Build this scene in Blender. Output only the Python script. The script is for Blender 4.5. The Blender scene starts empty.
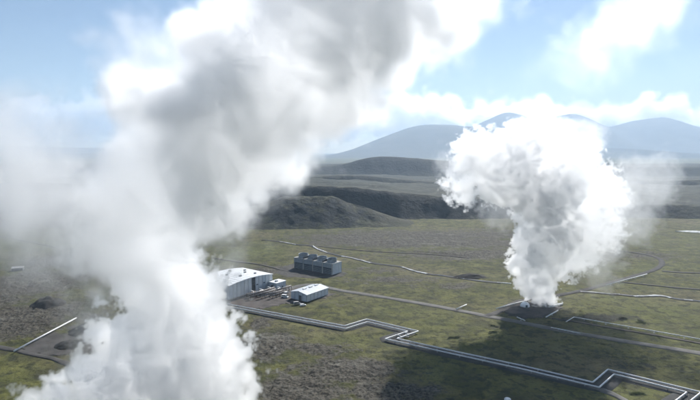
import bpy, bmesh, math, random
import numpy as np
from mathutils import Vector

sc = bpy.context.scene
COL = sc.collection
R = math.radians

# ------------------------------------------------------------------ camera
F, H = 505.0, 115.0                      # focal length in photo pixels, camera height (m)
TH = math.atan(50 / F)                   # pitch: the horizon lies 50 px above the centre
cam = bpy.data.cameras.new('camera')
camo = bpy.data.objects.new('camera', cam)
COL.objects.link(camo)
camo.location = (0, 0, H)
camo.rotation_euler = (math.pi / 2 - TH, 0, 0)
cam.sensor_width = 36
cam.lens = 36 * F / 700
cam.clip_start, cam.clip_end = 1, 80000
sc.camera = camo

# ------------------------------------------------------------------ sky and sun
SUN_AZ, SUN_EL = R(23), R(38)
world = bpy.data.worlds.new('World')
sc.world = world
world.use_nodes = True
_nt = world.node_tree
_bg = _nt.nodes['Background']
_sky = _nt.nodes.new('ShaderNodeTexSky')
_sky.sky_type = 'NISHITA'
_sky.sun_disc = False
_sky.sun_elevation = SUN_EL
_sky.sun_rotation = SUN_AZ
_sky.altitude = 200
_sky.air_density, _sky.dust_density, _sky.ozone_density = 1.0, 0.1, 3.0
_nt.links.new(_sky.outputs[0], _bg.inputs[0])
_bg.inputs[1].default_value = 0.046
sd = bpy.data.lights.new('sun', 'SUN')
so = bpy.data.objects.new('sun', sd)
COL.objects.link(so)
sd.energy, sd.angle, sd.color = 3.8, R(0.5), (1, .965, .92)
_v = Vector((math.sin(SUN_AZ) * math.cos(SUN_EL), math.cos(SUN_AZ) * math.cos(SUN_EL), math.sin(SUN_EL)))
so.rotation_euler = _v.to_track_quat('Z', 'Y').to_euler()
sc.view_settings.view_transform = 'Standard'
sc.view_settings.look = 'None'
sc.view_settings.gamma = 1
sc.view_settings.exposure = 1.08
cy = sc.cycles
cy.volume_bounces, cy.max_bounces, cy.diffuse_bounces = 24, 24, 2
cy.volume_step_rate, cy.volume_max_steps = 3.0, 1024
cy.use_denoising = True
cy.use_adaptive_sampling, cy.adaptive_threshold, cy.adaptive_min_samples = True, .055, 16
cy.sample_clamp_indirect = 8.0

# ------------------------------------------------------------------ helpers
rnd = random.Random(4)


def pt(px, py, d):
    """the point at distance d (m, along y) that the photograph shows at px, py"""
    r, u = (px - 350) / F, (200 - py) / F
    y = math.cos(TH) + u * math.sin(TH)
    z = -math.sin(TH) + u * math.cos(TH)
    return Vector((r * d / y, d, H + z * d / y))


def g(px, py, z=0.0):
    """the ground point (height z) at px, py"""
    r, u = (px - 350) / F, (200 - py) / F
    y = math.cos(TH) + u * math.sin(TH)
    zz = -math.sin(TH) + u * math.cos(TH)
    k = (z - H) / zz
    return Vector((r * k, y * k, z))


_prm = np.random.RandomState(11).permutation(256)
_prm = np.concatenate([_prm, _prm, _prm])
_ang = np.random.RandomState(5).rand(256) * 2 * np.pi
_gx, _gy = np.cos(_ang), np.sin(_ang)


def perlin(x, y):
    xi, yi = np.floor(x).astype(int), np.floor(y).astype(int)
    xf, yf = x - xi, y - yi
    xi, yi = xi & 255, yi & 255
    u, v = xf ** 3 * (xf * (xf * 6 - 15) + 10), yf ** 3 * (yf * (yf * 6 - 15) + 10)

    def gr(ix, iy, dx, dy):
        h = _prm[_prm[ix] + iy]
        return _gx[h] * dx + _gy[h] * dy
    a, b = gr(xi, yi, xf, yf), gr(xi + 1, yi, xf - 1, yf)
    c, d = gr(xi, yi + 1, xf, yf - 1), gr(xi + 1, yi + 1, xf - 1, yf - 1)
    return ((a + u * (b - a)) + v * ((c + u * (d - c)) - (a + u * (b - a)))) * 1.5


def fbm(x, y, scale, octs=4, gain=.5, ofs=0.0, ridged=False):
    x, y = np.asarray(x, float) / scale + ofs, np.asarray(y, float) / scale + ofs * 1.7
    s, a, t = 0, 1.0, 0
    for k in range(octs):
        n = perlin(x, y)
        if ridged:
            n = 1 - 2 * np.abs(n)
        s = s + a * n
        t += a
        a *= gain
        x, y = x * 2.03 + 17.3, y * 2.03 - 9.1
    return s / t


def sstep(a, b, x):
    t = np.clip((x - a) / (b - a), 0, 1)
    return t * t * (3 - 2 * t)


def link(name, me, mat=None, parent=None, kind=None, label=None, cat=None, group=None):
    o = bpy.data.objects.new(name, me)
    COL.objects.link(o)
    if mat is not None and me is not None and len(me.materials) == 0:
        me.materials.append(mat)
    if parent is not None:
        o.parent = parent
    if kind:
        o['kind'] = kind
    if label:
        o['label'] = label
    if cat:
        o['category'] = cat
    if group:
        o['group'] = group
    return o


def thing(name, loc, rz, label, cat, group=None):
    o = link(name, None, None, None, None, label, cat, group)
    o.location = loc
    o.rotation_euler = (0, 0, rz)
    o.empty_display_size = 1
    return o


def copy_tree(o, parent=None):
    c = o.copy()
    COL.objects.link(c)
    c.parent = parent
    for ch in list(o.children):
        copy_tree(ch, c)
    return c


class MB:
    """collects vertices and faces of one mesh"""

    def __init__(self):
        self.v, self.f, self.smooth = [], [], False

    def quad(self, a, b, c, d):
        n = len(self.v)
        self.v += [a, b, c, d]
        self.f.append((n, n + 1, n + 2, n + 3))
        return self

    def box(self, x0, x1, y0, y1, z0, z1):
        n = len(self.v)
        self.v += [(x, y, z) for z in (z0, z1) for y in (y0, y1) for x in (x0, x1)]
        self.f += [tuple(n + i for i in q) for q in
                   ((0, 2, 3, 1), (4, 5, 7, 6), (0, 1, 5, 4), (2, 6, 7, 3), (0, 4, 6, 2), (1, 3, 7, 5))]
        return self

    def lathe(self, prof, seg=24, c=(0, 0, 0), cap=True):
        n = len(self.v)
        for (r, z) in prof:
            for k in range(seg):
                t = 2 * math.pi * k / seg
                self.v.append((c[0] + r * math.cos(t), c[1] + r * math.sin(t), c[2] + z))
        for i in range(len(prof) - 1):
            for k in range(seg):
                a, b = n + i * seg + k, n + i * seg + (k + 1) % seg
                self.f.append((a, b, b + seg, a + seg))
        if cap:
            self.f.append(tuple(n + k for k in reversed(range(seg))))
            e = n + (len(prof) - 1) * seg
            self.f.append(tuple(e + k for k in range(seg)))
        self.smooth = True
        return self

    def tube(self, path, r, seg=10, cap=True):
        """swept tube with mitred corners"""
        P = [Vector(p) for p in path]
        n = len(self.v)
        for i, p in enumerate(P):
            d0 = (p - P[i - 1]).normalized() if i else None
            d1 = (P[i + 1] - p).normalized() if i < len(P) - 1 else None
            d = (d0 or d1) if (d0 is None or d1 is None) else (d0 + d1).normalized()
            up = Vector((0, 0, 1)) if abs(d.z) < .95 else Vector((1, 0, 0))
            s = d.cross(up).normalized()
            w = s.cross(d).normalized()
            m = 1.0
            if d0 is not None and d1 is not None:
                m = min(2.5, 1 / max(.3, d.dot(d1)))
            for k in range(seg):
                t = 2 * math.pi * k / seg
                self.v.append(tuple(p + s * (math.cos(t) * r * m) + w * (math.sin(t) * r)))
        for i in range(len(P) - 1):
            for k in range(seg):
                a, b = n + i * seg + k, n + i * seg + (k + 1) % seg
                self.f.append((a, b, b + seg, a + seg))
        if cap:
            self.f.append(tuple(n + k for k in reversed(range(seg))))
            e = n + (len(P) - 1) * seg
            self.f.append(tuple(e + k for k in range(seg)))
        self.smooth = True
        return self

    def prism(self, poly, y0, y1):
        """polygon in x,z extruded along y"""
        n, k = len(self.v), len(poly)
        self.v += [(x, y0, z) for x, z in poly] + [(x, y1, z) for x, z in poly]
        self.f.append(tuple(range(n, n + k)))
        self.f.append(tuple(reversed(range(n + k, n + 2 * k))))
        for i in range(k):
            j = (i + 1) % k
            self.f.append((n + j, n + i, n + k + i, n + k + j))
        return self

    def mesh(self, name):
        me = bpy.data.meshes.new(name)
        me.from_pydata([tuple(p) for p in self.v], [], self.f)
        bm = bmesh.new()
        bm.from_mesh(me)
        bmesh.ops.recalc_face_normals(bm, faces=bm.faces)
        bm.to_mesh(me)
        bm.free()
        if self.smooth:
            me.polygons.foreach_set('use_smooth', [len(p.vertices) == 4 for p in me.polygons])
        return me

    def build(self, name, mat, parent=None, **kw):
        return link(name, self.mesh(name), mat, parent, **kw)


def grid_mesh(name, X, Y, Z, smooth=True):
    nr, nc = X.shape
    me = bpy.data.meshes.new(name)
    co = np.stack([X, Y, Z], -1).reshape(-1, 3).astype(np.float32)
    me.vertices.add(nr * nc)
    me.vertices.foreach_set('co', co.ravel())
    i = (np.arange(nr - 1)[:, None] * nc + np.arange(nc - 1)[None, :]).ravel()
    q = np.stack([i, i + 1, i + nc + 1, i + nc], 1).astype(np.int32)
    me.loops.add(q.size)
    me.loops.foreach_set('vertex_index', q.ravel())
    me.polygons.add(len(q))
    me.polygons.foreach_set('loop_start', np.arange(len(q), dtype=np.int32) * 4)
    me.polygons.foreach_set('loop_total', np.full(len(q), 4, np.int32))
    if smooth:
        me.polygons.foreach_set('use_smooth', np.ones(len(q), bool))
    me.update()
    return me


# ------------------------------------------------------------------ materials
class NT:
    def __init__(self, name):
        self.m = bpy.data.materials.new(name)
        self.m.use_nodes = True
        self.t = self.m.node_tree
        self.b = self.t.nodes['Principled BSDF']
        self.b.inputs['Specular IOR Level'].default_value = .15
        self.b.inputs['Roughness'].default_value = .9

    def n(self, typ, **kw):
        x = self.t.nodes.new(typ)
        for k, v in kw.items():
            setattr(x, k, v)
        return x

    def l(self, a, b):
        self.t.links.new(a, b)

    def geo(self):
        if not hasattr(self, '_g'):
            self._g = self.n('ShaderNodeNewGeometry').outputs['Position']
        return self._g

    def noise(self, scale, detail=4, rough=.55, stretch=None, ofs=None, vec=None):
        v = vec or self.geo()
        if stretch or ofs:
            mp = self.n('ShaderNodeMapping')
            mp.inputs['Scale'].default_value = stretch or (1, 1, 1)
            mp.inputs['Location'].default_value = ofs or (0, 0, 0)
            self.l(v, mp.inputs[0])
            v = mp.outputs[0]
        x = self.n('ShaderNodeTexNoise')
        x.inputs['Scale'].default_value = scale
        x.inputs['Detail'].default_value = detail
        x.inputs['Roughness'].default_value = rough
        self.l(v, x.inputs['Vector'])
        return x.outputs['Fac']

    def ramp(self, fac, a, b):
        x = self.n('ShaderNodeMapRange')
        x.interpolation_type = 'SMOOTHSTEP'
        self.l(fac, x.inputs[0])
        x.inputs[1].default_value, x.inputs[2].default_value = a, b
        return x.outputs[0]

    def mix(self, fac, a, b, op='MIX'):
        x = self.n('ShaderNodeMix', data_type='RGBA', blend_type=op)
        for s, v in ((x.inputs[0], fac), (x.inputs[6], a), (x.inputs[7], b)):
            if isinstance(v, (int, float)):
                s.default_value = v
            elif isinstance(v, tuple):
                s.default_value = (*v, 1) if len(v) == 3 else v
            else:
                self.l(v, s)
        return x.outputs[2]

    def math(self, op, a, b=None):
        x = self.n('ShaderNodeMath', operation=op)
        for i, v in enumerate((a, b)):
            if v is None:
                continue
            if isinstance(v, (int, float)):
                x.inputs[i].default_value = v
            else:
                self.l(v, x.inputs[i])
        return x.outputs[0]

    def attr(self, name):
        return self.n('ShaderNodeAttribute', attribute_name=name).outputs['Fac']

    def color(self, c):
        if isinstance(c, tuple):
            self.b.inputs['Base Color'].default_value = (*c, 1)
        else:
            self.l(c, self.b.inputs['Base Color'])

    def bump(self, h, dist, strength=.6):
        x = self.n('ShaderNodeBump')
        x.inputs['Distance'].default_value = dist
        x.inputs['Strength'].default_value = strength
        self.l(h, x.inputs['Height'])
        self.l(x.outputs[0], self.b.inputs['Normal'])


def plain(name, c, rough=.7, var=.25, scale=.6, metallic=0.0, spec=.3):
    m = NT(name)
    f = m.noise(scale, 5, .6)
    lo = tuple(x * (1 - var) for x in c)
    hi = tuple(min(1, x * (1 + var)) for x in c)
    m.color(m.mix(m.ramp(f, .3, .7), lo, hi))
    m.b.inputs['Roughness'].default_value = rough
    m.b.inputs['Metallic'].default_value = metallic
    m.b.inputs['Specular IOR Level'].default_value = spec
    return m.m


def ground_material():
    m = NT('moss_and_lava')
    lava = m.attr('lava')
    n_fine = m.noise(.62, 6, .7)
    n_tus = m.noise(.15, 5, .68, ofs=(70, 11, 0))
    n_mid = m.noise(.06, 6, .62)
    n_big = m.noise(.012, 5, .55)
    n_str = m.noise(.02, 6, .68, stretch=(1, 2.6, 1), ofs=(30, 5, 0))
    moss = m.mix(m.ramp(n_mid, .36, .66), (.050, .054, .016), (.120, .118, .037))
    moss = m.mix(m.math('MULTIPLY', m.ramp(n_big, .46, .66), .8), moss, (.125, .108, .056))          # withered grass
    moss = m.mix(m.math('MULTIPLY', m.attr('green'), .8), moss, m.mix(m.ramp(n_tus, .35, .65), (.080, .094, .024), (.145, .150, .044)))
    moss = m.mix(m.math('MULTIPLY', m.ramp(n_tus, .48, .60), .75), moss, (.024, .026, .013))   # dark heather tussocks
    moss = m.mix(m.math('MULTIPLY', m.ramp(n_fine, .50, .70), .6), moss, (.024, .025, .014))
    moss = m.mix(m.math('MULTIPLY', m.ramp(m.noise(.035, 5, .7, ofs=(9, 40, 0)), .52, .64), .55), moss, (.040, .038, .022))
    rock = m.mix(m.ramp(n_fine, .40, .60), (.022, .020, .016), (.094, .085, .066))
    rock = m.mix(m.math('MULTIPLY', m.ramp(n_tus, .52, .64), .6), rock, (.132, .124, .098))   # grey lichen
    rock = m.mix(m.math('MULTIPLY', m.ramp(n_str, .56, .68), .5), rock, (.18, .172, .142))
    f = m.math('ADD', lava, m.math('MULTIPLY', m.math('SUBTRACT', n_mid, .5), 1.3))
    f = m.math('ADD', f, m.math('MULTIPLY', m.math('SUBTRACT', n_tus, .5), .8))
    c = m.mix(m.ramp(f, .34, .62), moss, rock)
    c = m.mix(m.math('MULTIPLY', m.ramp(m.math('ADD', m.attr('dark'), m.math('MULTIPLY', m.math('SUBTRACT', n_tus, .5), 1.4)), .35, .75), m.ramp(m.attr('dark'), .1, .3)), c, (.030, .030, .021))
    m.color(c)
    h = m.math('ADD', m.noise(.9, 5, .65), m.math('MULTIPLY', m.noise(3.0, 3, .6), .4))
    m.bump(h, .6, .9)
    return m.m


def hill_material(name, ca, cb, cc, scale, steep_tone=(.030, .034, .034), s0=.80, s1=.93):
    m = NT(name)
    a, b = m.noise(scale, 7, .62, stretch=(1, 1.6, 2.2)), m.noise(scale * 5, 6, .65)
    c = m.mix(m.ramp(a, .38, .62), ca, cb)
    c = m.mix(m.math('MULTIPLY', m.ramp(b, .5, .68), .75), c, cc)
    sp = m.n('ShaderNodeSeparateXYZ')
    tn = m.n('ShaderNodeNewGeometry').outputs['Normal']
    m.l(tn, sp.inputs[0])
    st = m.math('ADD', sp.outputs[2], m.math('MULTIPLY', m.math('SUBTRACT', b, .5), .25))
    c = m.mix(m.ramp(st, s0, s1), steep_tone, c)                                  # dark tone mixed in where the slope is steep
    m.color(c)
    m.bump(m.noise(scale * 12, 5, .65), .12 / scale, .35)
    return m.m


def gravel(name, c, var=.35):
    m = NT(name)
    f1, f2, f3 = m.noise(.15, 5, .6), m.noise(2.2, 4, .7), m.noise(.035, 4, .6, stretch=(1, 3, 1))
    x = m.mix(m.ramp(f1, .3, .7), tuple(v * (1 - var) for v in c), tuple(v * (1 + var) for v in c))
    x = m.mix(m.math('MULTIPLY', m.ramp(f2, .5, .75), .4), x, tuple(v * .55 for v in c))
    x = m.mix(m.math('MULTIPLY', m.ramp(f3, .5, .7), .5), x, tuple(v * 1.35 for v in c))
    m.color(x)
    m.bump(m.noise(3, 4, .6), .12, .5)
    return m.m


M = {}
M['ground'] = ground_material()
M['hill_near'] = hill_material('hill_heath', (.032, .038, .019), (.044, .042, .030), (.100, .100, .070), .012)
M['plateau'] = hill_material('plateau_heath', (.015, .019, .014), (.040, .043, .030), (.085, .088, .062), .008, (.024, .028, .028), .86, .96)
M['ridge'] = hill_material('ridge_heath', (.018, .022, .016), (.026, .028, .020), (.045, .048, .034), .006, (.022, .026, .026), .86, .96)
M['mountain'] = hill_material('mountain_rock', (.035, .038, .034), (.065, .062, .052), (.03, .036, .026), .0025, (.025, .026, .027), .7, .95)
M['road'] = gravel('road_gravel', (.125, .120, .110), .2)
M['pad'] = gravel('dark_basalt_gravel', (.062, .058, .054), .3)
M['berm'] = gravel('pipe_track_basalt', (.050, .050, .048), .3)
M['yard'] = gravel('yard_gravel', (.085, .075, .068), .35)
M['bare'] = gravel('bare_soil', (.070, .062, .055), .3)
M['pipe'] = plain('aluminium_pipe_cladding', (.62, .62, .61), .45, .12, 1.2, 0.0, .5)
M['steel'] = plain('galvanised_steel', (.30, .31, .32), .5, .2, 2, .3, .5)
M['concrete'] = plain('concrete', (.36, .35, .33), .85, .2, .8)
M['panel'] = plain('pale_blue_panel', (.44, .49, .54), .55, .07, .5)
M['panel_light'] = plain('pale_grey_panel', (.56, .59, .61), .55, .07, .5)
M['roofw'] = plain('white_roof_sheet', (.72, .73, .73), .5, .09, .25)
M['roofg'] = plain('grey_roof_sheet', (.47, .50, .53), .5, .09, .25)
M['dark'] = plain('dark_opening', (.025, .03, .035), .5, .3, 1)
M['frame'] = plain('dark_steel_frame', (.08, .09, .10), .6, .2, 1)
M['tower'] = plain('weathered_tower_sheet', (.22, .25, .27), .6, .15, .6)
M['slat'] = plain('weathered_louvre', (.15, .17, .18), .7, .2, 1)
M['rust'] = plain('rust_brown_cladding', (.105, .088, .078), .7, .35, 1)
M['tank'] = plain('grey_tank', (.34, .33, .32), .5, .2, 1)
M['white'] = plain('white_paint', (.78, .78, .77), .4, .06, 1)
M['tyre'] = plain('tyre_rubber', (.02, .02, .02), .9, .2, 4)
M['glass'] = plain('dark_glass', (.03, .04, .05), .15, .1, 1, 0, .6)
M['basalt'] = gravel('basalt_heap', (.035, .033, .031), .3)
_w = NT('stream_water')
_w.color((.07, .08, .08))
_w.b.inputs['Roughness'].default_value = .22
_w.b.inputs['Specular IOR Level'].default_value = .5
_w.bump(_w.noise(.8, 4, .6), .05, .4)
M['water'] = _w.m
_w = NT('silica_crust')
_w.color(_w.mix(_w.ramp(_w.noise(.3, 5, .6), .35, .65), (.30, .31, .30), (.62, .63, .62)))
M['silica'] = _w.m

# ------------------------------------------------------------------ lines on the plain (plan view, metres)
ROADS = [
    # name, width, points as read on the flat plain, material, lift
    ('road', 6.5, [(282, 291), (300, 285), (316, 284), (336, 290), (365, 294), (395, 299), (425, 304), (452, 309), (476, 314), (505, 319), (530, 324), (560, 330), (600, 337), (650, 345), (700, 353), (790, 368)], 'road', .10),
    ('road', 5.5, [(486, 316), (499, 312), (509, 305), (522, 300), (540, 298), (560, 295), (585, 290), (612, 282), (638, 275), (655, 270), (663, 264), (660, 258), (645, 254), (622, 251), (600, 250)], 'pad', .14),
    ('track', 3.6, [(430, 346), (470, 357), (510, 368), (545, 376), (575, 382), (600, 389), (618, 396), (636, 408), (650, 425)], 'road', .22),
    ('track', 4.0, [(-60, 336), (0, 347), (30, 353), (62, 361), (90, 371)], 'pad', .10),
    ('track', 4.0, [(-60, 226), (0, 236), (30, 242), (60, 248), (110, 254)], 'pad', .10),
    ('track', 4.0, [(662, 271), (680, 272.5), (700, 273), (760, 275)], 'pad', .10),
    ('track', 3.6, [(622, 282), (650, 285), (675, 287.5), (700, 289.5), (760, 294)], 'pad', .10),
    ('track', 3.6, [(214, 258), (240, 262), (258, 264), (276, 268), (290, 272)], 'pad', .10),
    ('track', 3.0, [(318, 246), (345, 249), (380, 252), (430, 254), (470, 258)], 'bare', .10),
    ('track', 3.0, [(552, 318), (572, 321), (600, 326), (650, 334), (705, 344)], 'bare', .10),
]
STREAMS = [
    [(262, 240), (270, 240.3), (280, 241.6), (298, 245), (311, 245), (316, 248.5), (328, 253), (341, 256), (357, 259), (371, 263), (388, 265), (403, 267), (414, 271), (428, 274), (443, 275.5), (457, 277.5), (480, 281), (505, 283)],
    [(576, 291), (592, 292.2), (606, 293.5), (622, 294.5), (636, 296.5), (650, 295.5), (662, 295.5), (676, 299), (700, 301), (740, 306)],
]
MAIN = [(205, 300.5), (243, 308), (345, 327), (367, 320.3), (413, 331), (391, 338.5), (450, 351.5), (520, 366.5), (596, 384.5), (611, 371.5), (694, 392), (676, 406), (760, 428)]
BERM = [(205, 300.5), (243, 308), (345, 327.2), (367, 321), (413, 332), (391, 339), (450, 352.5), (520, 367.5), (597, 385.5), (612, 373), (694, 393), (676, 407), (760, 430)]


def plan(pts, z=0.0):
    return np.array([g(px, py, z)[:2] for px, py in pts])


def smooth_line(P, it=3):
    for _ in range(it):                                  # Chaikin
        Q = [P[0]]
        for a, b in zip(P[:-1], P[1:]):
            Q += [a * .75 + b * .25, a * .25 + b * .75]
        P = np.array(Q + [P[-1]])
    return P


def offset_line(P, d):
    """parallel of an open polyline at distance d (to the left of travel), mitred"""
    out = []
    for i in range(len(P)):
        a = P[i] - P[i - 1] if i else P[1] - P[0]
        b = P[i + 1] - P[i] if i < len(P) - 1 else a
        a, b = a / np.linalg.norm(a), b / np.linalg.norm(b)
        na, nb = np.array([-a[1], a[0]]), np.array([-b[1], b[0]])
        m = na + nb
        m /= max(1e-6, np.linalg.norm(m))
        out.append(P[i] + m * d / max(.42, m.dot(na)))
    return np.array(out)


def seg_dist(x, y, P):
    best = np.full(x.shape, 1e9)
    for a, b in zip(P[:-1], P[1:]):
        dx, dy = b - a
        t = np.clip(((x - a[0]) * dx + (y - a[1]) * dy) / (dx * dx + dy * dy + 1e-9), 0, 1)
        best = np.minimum(best, np.hypot(x - a[0] - t * dx, y - a[1] - t * dy))
    return best


road_lines = [(n, w, smooth_line(plan(p), 2), m, lift) for n, w, p, m, lift in ROADS]
stream_lines = [smooth_line(plan(p), 2) for p in STREAMS]
main_line = plan(MAIN, 1.4)
berm_line = plan(BERM)

# ------------------------------------------------------------------ ground
py = np.concatenate([np.linspace(432, 216, 470), 216 - (216 - 156) * np.linspace(.015, 1, 70)])
ys = np.concatenate([np.linspace(-1500, 195, 26), H * F / (py - 150), [16500]])
uc = np.linspace(-.78, .78, 1080)
side = .78 + np.linspace(.03, 1, 14) ** 2 * 3.2
us = np.concatenate([-side[::-1], uc, side])
GY = np.repeat(ys[:, None], len(us), 1)
GX = us[None, :] * np.maximum(GY, 207)
GX, GY = GX.ravel(), GY.ravel()


def patch(px, py_, rx, ry, s=1.0):
    c = g(px, py_)
    return s * np.exp(-(((GX - c.x) / rx) ** 2 + ((GY - c.y) / ry) ** 2) * 1.2)


lava = np.maximum.reduce([
    patch(300, 388, 42, 26), patch(345, 372, 40, 24), patch(385, 392, 32, 16), patch(268, 345, 24, 34), patch(262, 322, 14, 26, .8), patch(320, 350, 30, 14, .8),
    patch(10, 320, 75, 60), patch(30, 285, 75, 70), patch(60, 262, 60, 60, .8), patch(-60, 300, 120, 90),
    patch(420, 243, 170, 42, .85), patch(350, 238, 90, 50, .75), patch(390, 280, 60, 22, .75), patch(455, 287, 55, 20, .6), patch(375, 270, 45, 26, .6),
    patch(480, 255, 110, 40, .75), patch(640, 256, 70, 30, .6), patch(560, 240, 120, 60, .5), patch(270, 270, 40, 30, .6),
    patch(340, 305, 22, 14, .5), patch(440, 235, 200, 60, .7)])
lava = lava * .85 + .16 * fbm(GX, GY, 90, 4, ofs=3.3) + .10 * fbm(GX, GY, 30, 3, ofs=8.1) + .16 * sstep(380, 560, GY) * (1 - sstep(780, 900, GY))
green = np.maximum.reduce([patch(590, 396, 30, 12), patch(640, 388, 34, 10, .9), patch(610, 300, 60, 20, .6), patch(670, 310, 50, 22, .8), patch(530, 345, 50, 16, .5),
                           patch(30, 243, 130, 40), patch(250, 252, 60, 40, .8), patch(300, 395, 14, 6, .7), patch(455, 365, 30, 20, .5), patch(345, 340, 30, 10, .5), patch(20, 385, 40, 20, .4), patch(660, 240, 160, 60, .6), patch(650, 330, 70, 26, .55), patch(580, 290, 80, 26, .5), patch(655, 268, 110, 34, .6), patch(450, 325, 40, 14, .4), patch(420, 312, 40, 12, .45)])
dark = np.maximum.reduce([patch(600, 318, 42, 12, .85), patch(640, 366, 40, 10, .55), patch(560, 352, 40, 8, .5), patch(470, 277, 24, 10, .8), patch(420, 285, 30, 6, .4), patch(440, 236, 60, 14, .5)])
flat = np.ones_like(GX)
near = 3.0 + np.maximum(GY, 0) * .006
for n_, w_, P_, m_, l_ in road_lines:
    d_ = seg_dist(GX, GY, P_)
    flat = np.minimum(flat, sstep(w_ * .5 + near * .4, w_ * .5 + near * 1.6, d_))
for P_ in stream_lines:
    flat = np.minimum(flat, sstep(2 + near * .4, 2 + near * 1.6, seg_dist(GX, GY, P_)))
flat = np.minimum(flat, sstep(6 + near * .3, 8 + near * 1.3, seg_dist(GX, GY, berm_line)))
for c_, r_ in ((g(262, 290), 40), (g(310, 296), 26), (g(316, 268), 40), (g(535, 304), 26), (g(265, 300), 34), (g(285, 292), 22)):
    flat = np.minimum(flat, sstep(r_ * .8, r_ * 1.15, np.hypot(GX - c_.x, GY - c_.y)))
L = np.clip(lava * 1.4 - .1, 0, 1)
far = sstep(700, 1500, GY)
hum = fbm(GX, GY, 16, 4, .55, 1.7)
rough = fbm(GX, GY, 7, 4, .62, 5.2, ridged=True)
fine = fbm(GX, GY, 2.6, 3, .6, 2.9)
Z = (1 - L) * (.55 * hum + .28 * fine + .25 * fbm(GX, GY, 5, 2, .6, 9)) + L * (.9 * hum + 1.0 * rough + .45 * fine)
Z = Z + 1.2 * fbm(GX, GY, 120, 3, .5, 6.6) * sstep(0, 40, GY)
Z = Z * flat * (1 - .6 * far) + 3.0 * far * fbm(GX, GY, 400, 3, .5, 2.2)
Z = Z - .25 * (1 - flat)
gm = grid_mesh('ground', GX.reshape(len(ys), -1), GY.reshape(len(ys), -1), Z.reshape(len(ys), -1))
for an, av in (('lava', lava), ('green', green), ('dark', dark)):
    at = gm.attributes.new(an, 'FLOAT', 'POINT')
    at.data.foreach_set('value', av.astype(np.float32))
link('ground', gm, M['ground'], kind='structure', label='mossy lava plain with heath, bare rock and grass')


def ground_z(x, y):
    """height of the sheet nearest to x, y"""
    i = int(np.clip(np.searchsorted(ys, y), 1, len(ys) - 1))
    i = i if abs(ys[i] - y) < abs(ys[i - 1] - y) else i - 1
    j = int(np.clip(np.searchsorted(us, x / max(ys[i], 207)), 0, len(us) - 1))
    return float(Z[i * len(us) + j])


# ------------------------------------------------------------------ hills and mountains
def hill(name, crest, D, front, back, mat, zback=-4.0, cols=420, rows=70, rough=.25, gul=1.0, label=None, seed=0, plateau=False):
    cp = [pt(px, py_, D) for px, py_ in crest]
    cx, cz = np.array([p.x for p in cp]), np.array([p.z for p in cp])
    x = np.linspace(cx[0], cx[-1], cols)
    zc = np.interp(x, cx, cz)
    k = max(1, cols // 140)
    zc = np.convolve(np.pad(zc, k, 'edge'), np.ones(2 * k + 1) / (2 * k + 1), 'valid')
    v = np.concatenate([np.linspace(-1, 0, rows), np.linspace(0, 1, rows // 2 + 1)[1:]])
    X, V = np.meshgrid(x, v)
    ZC = np.repeat(zc[None, :], len(v), 0)
    wob = front * .55 * fbm(X, X * 0 + seed * 7.7, front * 3.0, 4, .55, seed)
    Y = D + np.where(V < 0, V * (front + wob), V * back)
    t = np.clip(-V, 0, 1)
    prof = (1 - sstep(0, 1, t ** .85))
    zf = -4 + (ZC + 4) * prof
    if plateau:
        zb = ZC + (zback - ZC) * V
    else:
        zb = zback + (ZC - zback) * (1 - sstep(0, 1, np.clip(V, 0, 1)))
    Zh = np.where(V < 0, zf, zb)
    s = front
    n = fbm(X, Y * .6, s * 1.6, 3, .45, seed + 1.3, ridged=True) - .35
    n2 = fbm(X, Y, s * .5, 4, .5, seed + 4.1)
    amp = rough * np.maximum(ZC + 4, 6)
    env = np.where(V < 0, np.sqrt(np.clip(prof * (1.0 - .75 * prof), 0, 1)) * 1.3, .12 + .5 * np.clip(V, 0, 1))
    Zh = Zh + amp * env * (n * gul + .45 * n2) + .05 * amp * n2
    if plateau:
        Zh = Zh + np.where(V > 0, sstep(0, .12, V) * (9 * fbm(X, Y * .8, 260, 4, .5, 3.1) + 3.5 * fbm(X, Y, 60, 3, .5, 8.1)), 0)
    Zh[0, :] = -5
    me = grid_mesh(name, X, Y, Zh)
    return link(name, me, mat, kind='structure', label=label)


hill('hill', [(-260, 219), (-60, 216), (80, 212), (190, 207), (240, 208), (264, 205), (282, 199.5), (300, 196.5), (318, 196.5), (340, 201), (362, 206), (378, 212), (398, 219), (430, 226), (470, 230)], 800, 85, 90, M['hill_near'], rough=.34, gul=1.0, seed=2, cols=600, label='low lumpy heath hill at the foot of the scarp')
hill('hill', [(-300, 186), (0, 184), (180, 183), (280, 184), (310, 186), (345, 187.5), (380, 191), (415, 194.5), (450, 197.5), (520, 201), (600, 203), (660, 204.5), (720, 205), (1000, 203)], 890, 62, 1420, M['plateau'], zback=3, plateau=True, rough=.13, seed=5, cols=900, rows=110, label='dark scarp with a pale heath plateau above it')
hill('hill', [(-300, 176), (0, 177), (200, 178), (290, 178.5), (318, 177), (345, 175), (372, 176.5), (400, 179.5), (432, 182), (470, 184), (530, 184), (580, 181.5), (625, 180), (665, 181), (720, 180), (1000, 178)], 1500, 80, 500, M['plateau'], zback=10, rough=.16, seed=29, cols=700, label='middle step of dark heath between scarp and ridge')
hill('hill', [(-300, 163), (0, 166), (200, 168), (290, 169), (330, 166), (350, 163.5), (362, 159), (374, 156.6), (390, 156.5), (412, 158), (440, 160.5), (500, 163.5), (560, 165.5), (600, 166.5), (650, 167), (720, 167), (1000, 165)], 2300, 150, 900, M['ridge'], zback=30, rough=.10, seed=9, cols=700, label='long dark ridge behind the plateau')
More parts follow.
